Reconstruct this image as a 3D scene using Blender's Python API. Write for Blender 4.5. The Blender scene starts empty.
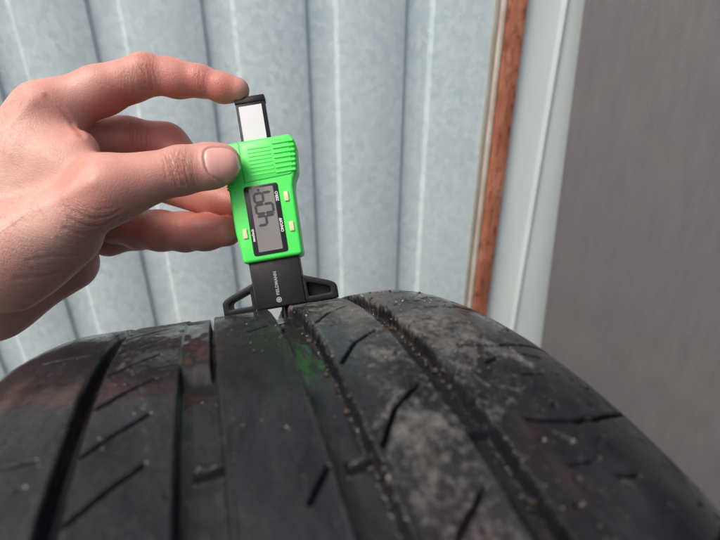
import bpy, bmesh, math, random
import numpy as np
from mathutils import Vector, Matrix

# ------------------------------------------------------------------ camera, sky, sun, exposure
scene = bpy.context.scene
col = scene.collection
CAM_H = 0.5743
PITCH = math.radians(25.4215)
FPX = 475.295                                   # focal length in pixels of a 720 px wide picture
cam_data = bpy.data.cameras.new('camera')
cam = bpy.data.objects.new('camera', cam_data); col.objects.link(cam)
cam.location = (0, 0, CAM_H)
cam.rotation_euler = (math.pi / 2 - PITCH, 0, 0)
cam_data.sensor_fit = 'HORIZONTAL'; cam_data.sensor_width = 36.0
cam_data.lens = FPX / 720 * 36.0
cam_data.clip_start = 0.01; cam_data.clip_end = 500
cam_data.dof.use_dof = True
cam_data.dof.focus_distance = 0.240
cam_data.dof.aperture_fstop = 8.5
scene.camera = cam

SUN_AZ, SUN_EL = math.radians(-127), math.radians(57)      # azimuth measured clockwise from +Y
world = bpy.data.worlds.new('World'); scene.world = world; world.use_nodes = True
wn = world.node_tree; bg = wn.nodes['Background']
sky = wn.nodes.new('ShaderNodeTexSky'); sky.sky_type = 'NISHITA'; sky.sun_disc = False
sky.sun_elevation = SUN_EL; sky.sun_rotation = SUN_AZ
sky.air_density = 1.0; sky.dust_density = 7.0; sky.ozone_density = 1.0
wn.links.new(sky.outputs[0], bg.inputs[0]); bg.inputs[1].default_value = 0.105
sun_data = bpy.data.lights.new('sun', 'SUN'); sun = bpy.data.objects.new('sun', sun_data); col.objects.link(sun)
sun_data.energy = 1.5; sun_data.angle = math.radians(24); sun_data.color = (1.0, 0.95, 0.88)
sd = Vector((math.sin(SUN_AZ) * math.cos(SUN_EL), math.cos(SUN_AZ) * math.cos(SUN_EL), math.sin(SUN_EL)))
sun.rotation_euler = sd.to_track_quat('Z', 'Y').to_euler()
scene.view_settings.view_transform = 'Standard'; scene.view_settings.look = 'None'
scene.view_settings.gamma = 1.0; scene.view_settings.use_curve_mapping = False
scene.view_settings.exposure = 0.50

random.seed(5)
RNG = np.random.default_rng(7)

# ------------------------------------------------------------------ measuring helpers (metres, from the calibrated camera)
c_f = np.array([0, math.cos(PITCH), -math.sin(PITCH)]); c_r = np.array([1., 0, 0]); c_u = np.cross(c_r, c_f)
CAMP = np.array([0, 0, CAM_H])
def at(px, py, d):
    return CAMP + d * (c_r * (px - 360) / FPX + c_u * (270 - py) / FPX + c_f)
def tag(o, label=None, cat=None, group=None, kind=None):
    for k, v in (('label', label), ('category', cat), ('group', group), ('kind', kind)):
        if v: o[k] = v
    return o
def empty(name, mat):
    o = bpy.data.objects.new(name, None); col.objects.link(o); o.matrix_world = mat; o.empty_display_size = 0.02
    return o
def link(name, me, material, parent=None):
    o = bpy.data.objects.new(name, me); col.objects.link(o)
    if material: me.materials.append(material)
    if parent is not None: o.parent = parent
    return o
def smooth(me, ang=None):
    me.polygons.foreach_set('use_smooth', [True] * len(me.polygons))
    if ang:
        try: me.set_sharp_from_angle(angle=math.radians(ang))
        except Exception: pass
def np_mesh(name, V, F):
    me = bpy.data.meshes.new(name)
    V = np.asarray(V, np.float32); F = np.asarray(F, np.int32); n = F.shape[1]
    me.vertices.add(len(V)); me.vertices.foreach_set('co', V.ravel())
    me.loops.add(F.size); me.loops.foreach_set('vertex_index', F.ravel())
    me.polygons.add(len(F)); me.polygons.foreach_set('loop_start', np.arange(0, F.size, n, dtype=np.int32))
    me.update(calc_edges=True); me.validate()
    return me
def attr(me, name, vals):
    a = me.attributes.new(name, 'FLOAT', 'POINT'); a.data.foreach_set('value', np.asarray(vals, np.float32))

def vnoise(x, y, seed=0):
    """smooth 2-D value noise in -1..1"""
    r = np.random.default_rng(seed); T = r.uniform(-1, 1, (256, 256))
    xi = np.floor(x).astype(int); yi = np.floor(y).astype(int); fx = x - xi; fy = y - yi
    fx = fx * fx * (3 - 2 * fx); fy = fy * fy * (3 - 2 * fy)
    a = T[xi % 256, yi % 256]; b = T[(xi + 1) % 256, yi % 256]; c = T[xi % 256, (yi + 1) % 256]; d = T[(xi + 1) % 256, (yi + 1) % 256]
    return (a * (1 - fx) + b * fx) * (1 - fy) + (c * (1 - fx) + d * fx) * fy
def fbm(x, y, oct=4, seed=0):
    s = 0; a = 1; t = 0
    for i in range(oct):
        s = s + a * vnoise(x * 2 ** i + 13.7 * i, y * 2 ** i + 5.1 * i, seed + i); t += a; a *= 0.5
    return s / t
def sstep(a, b, x):
    t = np.clip((x - a) / (b - a), 0, 1); return t * t * (3 - 2 * t)

# ------------------------------------------------------------------ material helpers
class Mat:
    def __init__(s, name, base=(0.5, 0.5, 0.5), rough=0.5, metal=0.0, spec=0.5):
        s.m = bpy.data.materials.new(name); s.m.use_nodes = True
        s.t = s.m.node_tree; s.b = s.t.nodes['Principled BSDF']
        s.b.inputs['Base Color'].default_value = (*base, 1); s.b.inputs['Roughness'].default_value = rough
        s.b.inputs['Metallic'].default_value = metal; s.b.inputs['Specular IOR Level'].default_value = spec
        s._co = None
    def n(s, t, **kw):
        nd = s.t.nodes.new(t)
        for k, v in kw.items():
            if k in nd.inputs: nd.inputs[k].default_value = v
            else: setattr(nd, k, v)
        return nd
    def l(s, a, b): s.t.links.new(a, b)
    def co(s, scale=(1, 1, 1)):
        if s._co is None: s._co = s.n('ShaderNodeTexCoord')
        mp = s.n('ShaderNodeMapping'); mp.inputs['Scale'].default_value = scale
        s.l(s._co.outputs['Object'], mp.inputs['Vector']); return mp.outputs[0]
    def noise(s, scale, detail=3, rough=0.55, vec=None, dist=0.0):
        nd = s.n('ShaderNodeTexNoise'); nd.inputs['Scale'].default_value = scale; nd.inputs['Detail'].default_value = detail
        nd.inputs['Roughness'].default_value = rough; nd.inputs['Distortion'].default_value = dist
        s.l(vec if vec is not None else s.co(), nd.inputs['Vector']); return nd.outputs['Fac']
    def voro(s, scale, vec=None, feature='F1', out='Distance'):
        nd = s.n('ShaderNodeTexVoronoi'); nd.feature = feature; nd.inputs['Scale'].default_value = scale
        s.l(vec if vec is not None else s.co(), nd.inputs['Vector']); return nd.outputs[out]
    def ramp(s, fac, stops):
        nd = s.n('ShaderNodeValToRGB'); e = nd.color_ramp.elements
        while len(e) < len(stops): e.new(0.5)
        for k, (p, c) in enumerate(stops):
            e[k].position = p; e[k].color = (*c, 1) if len(c) == 3 else c
        s.l(fac, nd.inputs[0]); return nd.outputs[0]
    def fac(s, fac, a, b, lo=0.0, hi=1.0):
        nd = s.n('ShaderNodeMapRange'); nd.inputs[1].default_value = a; nd.inputs[2].default_value = b
        nd.inputs[3].default_value = lo; nd.inputs[4].default_value = hi; s.l(fac, nd.inputs[0]); return nd.outputs[0]
    def mix(s, fac, a, b, mode='MIX'):
        nd = s.n('ShaderNodeMix'); nd.data_type = 'RGBA'; nd.blend_type = mode
        for v, i in ((fac, 0), (a, 6), (b, 7)):
            if isinstance(v, (int, float)): nd.inputs[i].default_value = v
            elif isinstance(v, tuple): nd.inputs[i].default_value = (*v, 1)
            else: s.l(v, nd.inputs[i])
        return nd.outputs[2]
    def math(s, op, a, b=0.0):
        nd = s.n('ShaderNodeMath'); nd.operation = op
        for i, v in enumerate((a, b)):
            if isinstance(v, (int, float)): nd.inputs[i].default_value = v
            else: s.l(v, nd.inputs[i])
        return nd.outputs[0]
    def at(s, name):
        nd = s.n('ShaderNodeAttribute'); nd.attribute_name = name; return nd.outputs['Fac']
    def col(s, c): s.l(c, s.b.inputs['Base Color'])
    def rgh(s, c): s.l(c, s.b.inputs['Roughness'])
    def bump(s, h, strength=0.3, dist=0.001, prev=None):
        nd = s.n('ShaderNodeBump'); nd.inputs['Strength'].default_value = strength; nd.inputs['Distance'].default_value = dist
        s.l(h, nd.inputs['Height'])
        if prev is not None: s.l(prev, nd.inputs['Normal'])
        s.l(nd.outputs[0], s.b.inputs['Normal']); return nd.outputs[0]

# ------------------------------------------------------------------ setting: ground
M = Mat('ground_asphalt', (0.08, 0.08, 0.08), 0.85)
M.col(M.ramp(M.noise(9, 5), [(0.3, (0.055, 0.054, 0.052)), (0.7, (0.095, 0.092, 0.088))])); M.bump(M.noise(120, 4), 0.4, 0.004)
g = np_mesh('ground', [(-30, -30, 0), (30, -30, 0), (30, 30, 0), (-30, 30, 0)], [(0, 1, 2, 3)])
tag(link('ground', g, M.m), kind='structure')

# ------------------------------------------------------------------ setting: wall behind
WD, WK = 0.605, 0.085
wall_mat = Matrix.Translation((0, WD, 0)) @ Matrix.Rotation(math.atan(WK), 4, 'Z')
WS = math.sqrt(1 + WK * WK)

M = Mat('galvanised_sheet', (0.6, 0.65, 0.68), 0.5, 0.08)
wc = M.co((1, 1, 0.85)); wob = M.n('ShaderNodeMix'); wob.data_type = 'VECTOR'; wob.inputs[0].default_value = 0.012
nv_ = M.n('ShaderNodeTexNoise'); nv_.inputs['Scale'].default_value = 90; M.l(wc, nv_.inputs['Vector']); M.l(wc, wob.inputs[4]); M.l(nv_.outputs['Color'], wob.inputs[5])
sp = M.voro(170, wob.outputs[1], out='Color')
cA = M.ramp(sp, [(0.05, (0.485, 0.60, 0.645)), (0.5, (0.57, 0.69, 0.73)), (0.95, (0.66, 0.77, 0.80))])
cB = M.mix(M.fac(M.noise(7, 4, 0.6), 0.35, 0.75, 0, 0.5), cA, (0.72, 0.785, 0.79))
cC = M.mix(M.fac(M.noise(30, 5, 0.7, M.co((2, 1, 0.3))), 0.58, 0.9, 0, 0.4), cB, (0.50, 0.53, 0.53))
cD = M.mix(M.fac(M.noise(75, 5, 0.65), 0.35, 0.7, 0, 0.35), cC, (0.53, 0.65, 0.69))
M.col(cD); M.rgh(M.fac(sp, 0.2, 0.8, 0.36, 0.6)); M.bump(M.noise(260, 3), 0.06, 0.001)
galv = M.m

M = Mat('galvanised_rust_stained', (0.5, 0.5, 0.4), 0.6, 0.2)
cs = M.ramp(M.noise(70, 4, 0.6, M.co((1, 1, 0.35))), [(0.25, (0.44, 0.43, 0.34)), (0.75, (0.58, 0.58, 0.50))]); M.col(cs); M.bump(M.noise(300, 3), 0.1, 0.001)
stain = M.m

def corrugated(x_edges, z0, z1, depth):
    """profile of flats with recessed channels, extruded up; a thin closed sheet"""
    pts = x_edges; t = 0.0009
    n = len(pts); V = []; F = []
    zs = np.linspace(z0, z1, 9)
    for z in zs:
        for x, y in pts: V.append((x, y, z))
    for z in zs:
        for x, y in pts: V.append((x, y + t, z))
    m = n * len(zs)
    for k in range(len(zs) - 1):
        for i in range(n - 1):
            a = k * n + i; F.append((a, a + 1, a + n + 1, a + n)); b = m + a; F.append((b, b + n, b + n + 1, b + 1))
    return V, F
wall = empty('corrugated_wall', wall_mat)
tag(wall, 'pale blue-grey galvanised corrugated metal wall behind the hand and tyre', 'wall')
DEP, SL, SR = 0.0040, 0.0018, 0.0046
def channel(xd, xp):
    """shallow recess from the steep left shoulder xd to the wider right shoulder xp, with rolled edges"""
    r = 0.0008
    return [(xd - r, 0), (xd - r * 0.2, 0.0003), (xd + r * 0.5, 0.0011), (xd + SL - r * 0.5, DEP - 0.0010), (xd + SL + r * 0.2, DEP - 0.0002), (xd + SL + r, DEP),
            (xp - SR - r, DEP), (xp - SR, DEP - 0.0002), (xp - SR + r, DEP - 0.0009), (xp - r * 0.5, 0.0009), (xp + r * 0.3, 0.0002), (xp + r, 0)]
def sheet(x0, x1, chans, lift=0.0):
    pts = [(x0, 0)]
    for a, b in chans: pts += channel(a, b)
    pts.append((x1, 0))
    pts = [(x * WS, y + lift) for x, y in pts]
    return corrugated(pts, 0.0, 1.9, DEP)
P0 = 0.1125
ch1 = [(-0.2935 - P0 * k, -0.2575 - P0 * k) for k in range(6, -1, -1)] + [(-0.1735, -0.1375)]
ch2 = [(-0.0605, -0.0245), (0.0515, 0.0845)]
V, F = sheet(-1.06, -0.0985, ch1); me = np_mesh('sheet', V, F); smooth(me, 40); link('sheet', me, galv, wall)
V, F = sheet(-0.0995, 0.1585, ch2, -0.0012); me = np_mesh('sheet', V, F); smooth(me, 40); link('sheet', me, galv, wall)

def rbox(bm, x0, x1, y0, y1, z0, z1, bev=0.0, seg=2):
    r = bmesh.ops.create_cube(bm, size=1.0)
    for v in r['verts']:
        v.co.x = x0 if v.co.x < 0 else x1; v.co.y = y0 if v.co.y < 0 else y1; v.co.z = z0 if v.co.z < 0 else z1
    if bev:
        es = list({e for v in r['verts'] for e in v.link_edges})
        bmesh.ops.bevel(bm, geom=es, offset=bev, segments=seg, affect='EDGES', profile=0.5)
def bm_obj(name, bm, material, parent=None, ang=35):
    bmesh.ops.recalc_face_normals(bm, faces=bm.faces)
    me = bpy.data.meshes.new(name); bm.to_mesh(me); bm.free(); smooth(me, ang)
    return link(name, me, material, parent)

# rust-stained flashing strip beside the post, cream seam strip, red post
M = Mat('red_primer', (0.3, 0.08, 0.05), 0.6)
n1 = M.noise(60, 5, 0.65, M.co((1, 1, 0.3)))
M.col(M.mix(M.fac(M.noise(150, 4, 0.6, M.co((1, 1, 0.4))), 0.50, 0.66), M.ramp(n1, [(0.3, (0.34, 0.11, 0.06)), (0.55, (0.54, 0.205, 0.115)), (0.8, (0.66, 0.36, 0.25))]), (0.20, 0.06, 0.045)))
M.bump(n1, 0.5, 0.002); redm = M.m
post = empty('steel_post', wall_mat)
tag(post, 'narrow rusty red painted steel post between the corrugated sheet and pale panel', 'post')
bm = bmesh.new(); rbox(bm, 0.1675 * WS, 0.1905 * WS, -0.006, 0.012, 0, 1.9, 0.003)
for e in [e for e in bm.edges if abs(e.verts[0].co.z - e.verts[1].co.z) > 1]: pass
bm_obj('post_shaft', bm, redm, post)
M = Mat('cream_sealant', (0.62, 0.56, 0.45), 0.7)
M.col(M.ramp(M.noise(80, 4, 0.6, M.co((1, 1, 0.4))), [(0.3, (0.62, 0.52, 0.41)), (0.6, (0.78, 0.72, 0.62))]))
bm = bmesh.new(); rbox(bm, 0.1590 * WS, 0.1668 * WS, -0.005, 0.012, 0, 1.9, 0.0025); bm_obj('sealant_strip', bm, M.m, post)
bm = bmesh.new(); rbox(bm, 0.1525 * WS, 0.1585 * WS, -0.0042, -0.0016, 0, 1.9, 0.0008); bm_obj('stained_flange', bm, stain, post)

# pale flat panel with a folded crease
M = Mat('pale_panel_paint', (0.52, 0.58, 0.61), 0.55, 0.1)
M.col(M.ramp(M.noise(14, 4, 0.6, M.co((2, 1, 0.3))), [(0.3, (0.64, 0.74, 0.745)), (0.7, (0.74, 0.82, 0.815))])); M.bump(M.noise(220, 3), 0.06, 0.001)
palep = M.m
pp = empty('metal_panel', wall_mat); tag(pp, 'flat pale blue metal panel strip right of the red post', 'panel')
prof = [(0.1915, 0.002), (0.2310, 0.002), (0.2335, 0.0014), (0.2360, -0.0004), (0.2380, -0.0006), (0.2400, 0.0016), (0.245, 0.002), (0.36, 0.002)]
V, F = corrugated([(x * WS, y) for x, y in prof], 0, 1.9, 0); me = np_mesh('panel_sheet', V, F); smooth(me, 50); link('panel_sheet', me, palep, pp)

# grey-brown board leaning on the panel
M = Mat('grey_board', (0.2, 0.18, 0.18), 0.8)
n1 = M.noise(55, 5, 0.65, M.co((1.6, 1, 0.28))); n2 = M.noise(500, 3, 0.6); n3 = M.noise(7, 4)
c1 = M.ramp(n1, [(0.25, (0.122, 0.122, 0.131)), (0.75, (0.182, 0.180, 0.190))])
c2 = M.mix(M.fac(n3, 0.35, 0.7, 0, 0.5), c1, (0.125, 0.122, 0.142))
M.col(M.mix(M.fac(n2, 0.3, 0.75, 0, 0.35), c2, (0.225, 0.22, 0.226))); M.bump(n2, 0.4, 0.001)
bm = bmesh.new(); rbox(bm, 0, 0.9, 0, 0.012, 0, 1.75, 0.0015)
bo = bm_obj('leaning_board', bm, M.m)
bo.matrix_world = wall_mat @ Matrix.Translation((0.2850 * WS, -0.018, 0.004)) @ Matrix.Rotation(math.radians(-3.4), 4, 'Y') @ Matrix.Rotation(math.radians(-44), 4, 'Z') @ Matrix.Translation((0, 0, -0.06))
tag(bo, 'large brownish grey board standing edge-on to the wall at right', 'board')

# ------------------------------------------------------------------ tyre
TC = np.array([-0.019857, 0.095892, 0.24178]); TAZ = math.radians(18.2326)
TA = np.array([math.cos(TAZ), math.sin(TAZ), 0]); TU = np.array([-math.sin(TAZ), math.cos(TAZ), 0]); TV = np.array([0, 0, 1.])
TR, T_A, T_B, T_K = 0.240944, -0.1087, 11.4686, 0.067687
GR = [(-55.0, -50.2, 7.0), (-27.7, -16.2, 6.2), (9.0, 20.2, 6.2), (45.3, 53.2, 6.5)]     # mm from, to, depth
def crown(w): return TR - T_A * w ** 2 - T_B * np.maximum(0, np.abs(w) - T_K) ** 2
sipes = []
for k in range(-1, 5):
    p = 4.55 * k
    sipes.append((([-49.0, 79.6 + p - 4.5], [-41.5, 78.0 + p - 4.5], [-34.5, 76.8 + p - 4.5]), 1.15, 3.0))
for k in range(-2, 4):
    p = 8.9 * k
    sipes.append((([22.6, 84.4 + p], [30.4, 81.7 + p], [41.0, 79.9 + p]), 1.25, 3.0))
    sipes.append((([63.0, 85.2 + p], [69.0, 85.8 + p], [76.0, 86.2 + p], [84.0, 86.1 + p], [94.0, 85.4 + p], [104.0, 84.4 + p]), 1.65, 4.0))
for p in (74.2, 88.4, 97.5): sipes.append((([-74.0, p + 0.1], [-66.0, p], [-59.5, p - 0.1]), 1.2, 1.6))
sipes += [(([74, 99.1], [80.7, 99.4]), 1.0, 3.0), (([66.3, 95.6], [68, 95.9], [69.9, 96.5]), 1.0, 3.0), (([64.6, 97.8], [71.1, 98.0]), 1.0, 3.0),
          (([73.3, 90.3], [80.9, 90.4]), 1.0, 2.8), (([66, 88.2], [70, 88.0]), 1.3, 2.5), (([70, 81.5], [74, 81.9]), 1.3, 2.5), (([61, 79.5], [64, 79.8]), 1.4, 1.2), (([82, 87.6], [86, 87.9]), 1.5, 1.2),
          (([1.4, 95.7], [7.6, 93.8]), 1.3, 2.5), (([-1, 70.9], [6, 70.8]), 1.4, 2.0), (([-3, 74.6], [5, 73.6]), 1.3, 1.6)]
def tread_r(w, phi):
    """radius of the tread at lateral place w (m), angle phi (deg); also dirt masks"""
    s = np.radians(phi) * TR * 1000; W = w * 1000
    r = crown(w) * 1000
    e1 = fbm(W * 0.12, s * 0.35, 4, 3)
    edge_amp = np.interp(W, [-60, -10, 8, 15, 50, 60], [0.12, 0.15, 0.3, 0.5, 0.5, 0.55])
    grv = np.zeros_like(r)
    for i, (a, b, d) in enumerate(GR):
        jl = vnoise(s * 0.30, s * 0 + 7.3 * i, 40 + i) * edge_amp * (0.5 if i < 2 else 0.8); jr = vnoise(s * 0.62, s * 0 + 3.1 * i, 60 + i) * edge_amp + 0.6 * edge_amp * vnoise(s * 1.9, s * 0 + 2.0, 80 + i)
        tp = 0.55
        q = sstep(a + jl - 0.3, a + jl + tp, W) * (1 - sstep(b + jr - tp, b + jr + 0.3, W))
        dep = d + 0.25 * vnoise(W * 0.3, s * 0.12, 90 + i)
        if i == 1: dep = dep - 5.3 * sstep(81.4, 79.6, phi) * (1 - sstep(b - 2.0, b - 1.5, W))                      # dirt packed in the far half of the groove
        tw = np.exp(-((phi - (91.0 if i < 2 else 93.2)) / 0.45) ** 4)                  # wear bar across each groove
        if i in (1, 2, 3):
            xw = sstep(a + 3.5, a + 4.5, W) if i in (1, 2) else 1.0
            dep = dep - tw * xw * (d - 3.0 + 0.5 * vnoise(W * 0.5, s * 0.5, 160))
        r = r - q * dep; grv = np.maximum(grv, q)
    sp = np.zeros_like(r)
    for pts, wd, dp in sipes:
        P = [np.array([p[0], math.radians(p[1]) * TR * 1000]) for p in pts]
        lo = min(p[1] for p in P) - 4; hi = max(p[1] for p in P) + 4; wl = min(p[0] for p in P) - 4; wh = max(p[0] for p in P) + 4
        m = (s > lo) & (s < hi) & (W > wl) & (W < wh)
        if not m.any(): continue
        x = W[m]; y = s[m] + 0.25 * vnoise(W[m] * 0.5, s[m] * 0.5, 11); dm = np.full(x.shape, 99.)
        for A, B in zip(P[:-1], P[1:]):
            ab = B - A; t = np.clip(((x - A[0]) * ab[0] + (y - A[1]) * ab[1]) / (ab @ ab), 0, 1)
            dm = np.minimum(dm, np.hypot(x - A[0] - t * ab[0], y - A[1] - t * ab[1]))
        q = 1 - sstep(wd * 0.34, wd * 0.64, dm); r[m] -= q * dp; sp[m] = np.maximum(sp[m], q)
    # wear: scuffs, nicks, soft undulation
    land = (1 - grv) * (1 - sp)
    r = r + land * (0.16 * fbm(W * 0.09, s * 0.06, 3, 20) + 0.07 * fbm(W * 0.7, s * 0.5, 3, 24))
    nick = np.maximum(0, fbm(W * 0.22, s * 0.34, 3, 31) - 0.50) * np.interp(W, [-80, 0, 50, 60, 90, 110], [0.2, 0.3, 0.6, 2.2, 2.0, 0.6])
    r = r - land * np.minimum(nick * 6, 1.0)
    # stretched lip along the worn centre rib
    for c in (-15.4, 8.3, 21.2, 44.2):
        r = r + 0.22 * np.exp(-((W - c) / 0.5) ** 2) * (1 - grv)
    return r / 1000, grv, sp

def build_tyre():
    wf = np.concatenate([np.linspace(-0.122, -0.06, 115)[:-1], np.linspace(-0.06, 0.058, 300)[:-1], np.linspace(0.058, 0.122, 130)])
    ph = np.concatenate([np.linspace(48, 58, 20)[:-1], np.linspace(58, 108, 740)[:-1], np.linspace(108, 118, 20)[:-1], np.linspace(118, 408, 200)[:-1]])
    Wg, Pg = np.meshgrid(wf, ph)
    r, grv, sp = tread_r(Wg, Pg)
    a = np.radians(Pg)
    X = Wg[..., None] * TA + (r * np.cos(a))[..., None] * TU + (r * np.sin(a))[..., None] * TV
    n, m = Wg.shape
    i = np.arange(n)[:, None]; j = np.arange(m - 1)[None]
    q = np.stack([i * m + j, i * m + j + 1, ((i + 1) % n) * m + j + 1, ((i + 1) % n) * m + j], -1).reshape(-1, 4)
    base = Vector((TC[0], TC[1], 0)); off = TC - np.array(base)
    me = np_mesh('tread', X.reshape(-1, 3) + off, q[:, ::-1]); smooth(me)
    s = np.radians(Pg) * TR * 1000; W = Wg * 1000
    f1 = fbm(W * 0.05, s * 0.045, 5, 101); f2 = fbm(W * 0.16, s * 0.13, 4, 111); f3 = fbm(W * 0.012 * 8, s * 0.010, 4, 121)
    land = (1 - grv) * (1 - sp)
    reg = np.interp(W, [-70, -45, -16, 5, 22, 30, 42, 55, 70, 90], [0.34, 0.46, 0.30, 0.24, 0.75, 1.05, 0.95, 0.85, 0.72, 0.36])
    top = np.interp(Pg, [60, 70, 80, 88, 96, 106], [1.1, 1.0, 0.9, 0.74, 0.55, 0.40])
    dust = np.clip((0.72 + 0.7 * f1) * reg * top, 0, 1) * land
    dust = dust + 0.22 * np.exp(-((W - 32) / 10) ** 2 - ((Pg - 92) / 4) ** 2) * land
    dirt = grv * np.clip(0.35 + f1 + 0.6 * f2, 0, 1) * np.interp(W, [-60, -30, 0, 5], [0.3, 0.3, 0.5, 1.0]) * np.interp(Pg, [60, 80, 84, 100], [1.0, 0.9, 0.35, 0.3])
    attr(me, 'dust', dust.ravel()); attr(me, 'dirt', dirt.ravel())
    rust = (np.exp(-((W - 34) / 7) ** 2 - ((Pg - 100.5) / 2.2) ** 2) + 0.6 * np.exp(-((W - 60) / 5) ** 2 - ((Pg - 97) / 3) ** 2)) * np.clip(0.5 + 1.2 * f2, 0, 1)
    attr(me, 'stain', rust.ravel()); attr(me, 'tw', (Wg).ravel()); attr(me, 'ts', (s / 1000).ravel())
    return me, base, off
tyre_me, tyre_base, tyre_off = build_tyre()

M = Mat('tyre_rubber', (0.03, 0.03, 0.032), 0.55, spec=0.15)
tv = M.n('ShaderNodeCombineXYZ'); M.l(M.at('tw'), tv.inputs[0]); M.l(M.at('ts'), tv.inputs[1]); tv = tv.outputs[0]
def tmap(sx, sy):
    mp = M.n('ShaderNodeMapping'); mp.inputs['Scale'].default_value = (sx, sy, 1); M.l(tv, mp.inputs['Vector']); return mp.outputs[0]
nz = M.noise(420, 4, 0.65); nb = M.noise(45, 5, 0.6); big = M.noise(22, 5, 0.65)
streak = M.noise(1.0, 4, 0.65, tmap(420, 26)); smear = M.noise(1.0, 5, 0.7, tmap(70, 30), 0.6); chip = M.noise(1.0, 5, 0.75, tmap(150, 130), 0.8)
c0 = M.ramp(nb, [(0.3, (0.005, 0.0056, 0.0075)), (0.72, (0.012, 0.0130, 0.0165))])
cake = M.noise(1.0, 9, 0.78, tmap(130, 80), 0.5)
ds = M.math('SUBTRACT', M.at('dust'), 0.5)
caked = M.fac(M.math('ADD', cake, M.math('MULTIPLY', ds, 0.50)), 0.47, 0.55)
grain = M.noise(1.0, 7, 0.8, tmap(420, 330))
peb = M.fac(M.math('ADD', grain, M.math('MULTIPLY', ds, 0.30)), 0.505, 0.58)
film = M.math('MULTIPLY', M.at('dust'), M.fac(smear, 0.45, 0.7, 0.0, 0.22))
dm = M.math('MULTIPLY', caked, M.fac(M.math('ADD', M.math('MULTIPLY', grain, 0.55), M.math('MULTIPLY', chip, 0.45)), 0.40, 0.58, 0.08, 0.95))
dm = M.math('MAXIMUM', dm, M.math('MULTIPLY', peb, 0.55)); dm = M.math('MAXIMUM', dm, film)
dm = M.math('ADD', dm, M.fac(streak, 0.62, 0.82, 0, 0.06)); dm = M.math('MINIMUM', dm, 0.95)
c1 = M.mix(dm, c0, M.ramp(M.noise(90, 3), [(0.3, (0.095, 0.092, 0.087)), (0.7, (0.178, 0.177, 0.173))]))
c2 = M.mix(M.math('MULTIPLY', M.at('dirt'), M.fac(grain, 0.36, 0.62, 0.0, 0.9)), c1, (0.050, 0.037, 0.026))
c3 = M.mix(M.math('MULTIPLY', M.at('stain'), 0.25), c2, (0.11, 0.035, 0.042))
specks = M.fac(M.voro(360, feature='F1'), 0.05, 0.13, 1.0, 0.0)
spm = M.math('MULTIPLY', specks, M.fac(M.noise(55, 4, 0.6), 0.52, 0.64))
M.col(M.mix(M.math('MULTIPLY', spm, 0.75), c3, (0.42, 0.41, 0.39)))
M.rgh(M.math('ADD', M.fac(big, 0.35, 0.65, 0.26, 0.52), M.math('MULTIPLY', dm, 0.55)))
h = M.math('ADD', M.math('MULTIPLY', grain, 0.8), M.math('MULTIPLY', chip, 0.8)); h = M.math('ADD', h, M.math('MULTIPLY', streak, 0.3)); h = M.math('ADD', h, M.math('MULTIPLY', dm, 0.35))
wet = M.fac(M.noise(1.0, 6, 0.65, tmap(30, 17), 0.5), 0.40, 0.56)
wet = M.math('MULTIPLY', wet, M.math('SUBTRACT', 1.0, M.math('MINIMUM', M.math('MULTIPLY', dm, 1.6), 1.0)))
M.l(M.math('MULTIPLY', wet, 1.0), M.b.inputs['Coat Weight']); M.b.inputs['Coat Roughness'].default_value = 0.09; M.b.inputs['Coat IOR'].default_value = 1.33
b0_ = M.bump(M.noise(1.0, 3, 0.5, tmap(110, 45), 0.4), 0.5, 0.0022); M.bump(h, 0.42, 0.0009, b0_); rubber = M.m

tyre = empty('tyre', Matrix.Translation(tyre_base))
tag(tyre, 'worn black car tyre standing upright, dusty tread with four wide grooves', 'tyre')
link('tread', tyre_me, rubber, tyre)
M = Mat('sidewall_rubber', (0.03, 0.03, 0.032), 0.5, spec=0.18)
M.col(M.ramp(M.noise(40, 4), [(0.3, (0.008, 0.0085, 0.0105)), (0.7, (0.020, 0.020, 0.022))])); M.bump(M.noise(500, 3), 0.2, 0.0008)
def sidewall(sg):
    pr = [(0.122, float(crown(np.array(0.122)))), (0.127, 0.2025), (0.1315, 0.194), (0.1335, 0.184), (0.1325, 0.174), (0.128, 0.164), (0.120, 0.157), (0.112, 0.1545),
          (0.106, 0.156), (0.108, 0.162), (0.113, 0.172), (0.116, 0.184), (0.112, 0.198), (0.10, 0.209), (0.07, 0.221), (0.0, 0.226)]
    n = 128; V = []; F = []
    for k in range(n):
        a = 2 * math.pi * k / n
        for w, r in pr:
            v = sg * w * TA + r * math.cos(a) * TU + r * math.sin(a) * TV + tyre_off; V.append(v)
    m = len(pr)
    for k in range(n):
        for j in range(m - 1):
            f = (k * m + j, k * m + j + 1, (k + 1) % n * m + j + 1, (k + 1) % n * m + j); F.append(f if sg < 0 else f[::-1])
    me = np_mesh('sidewall', V, F); smooth(me); return me
for sg in (-1, 1): link('sidewall', sidewall(sg), M.m, tyre)

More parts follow.
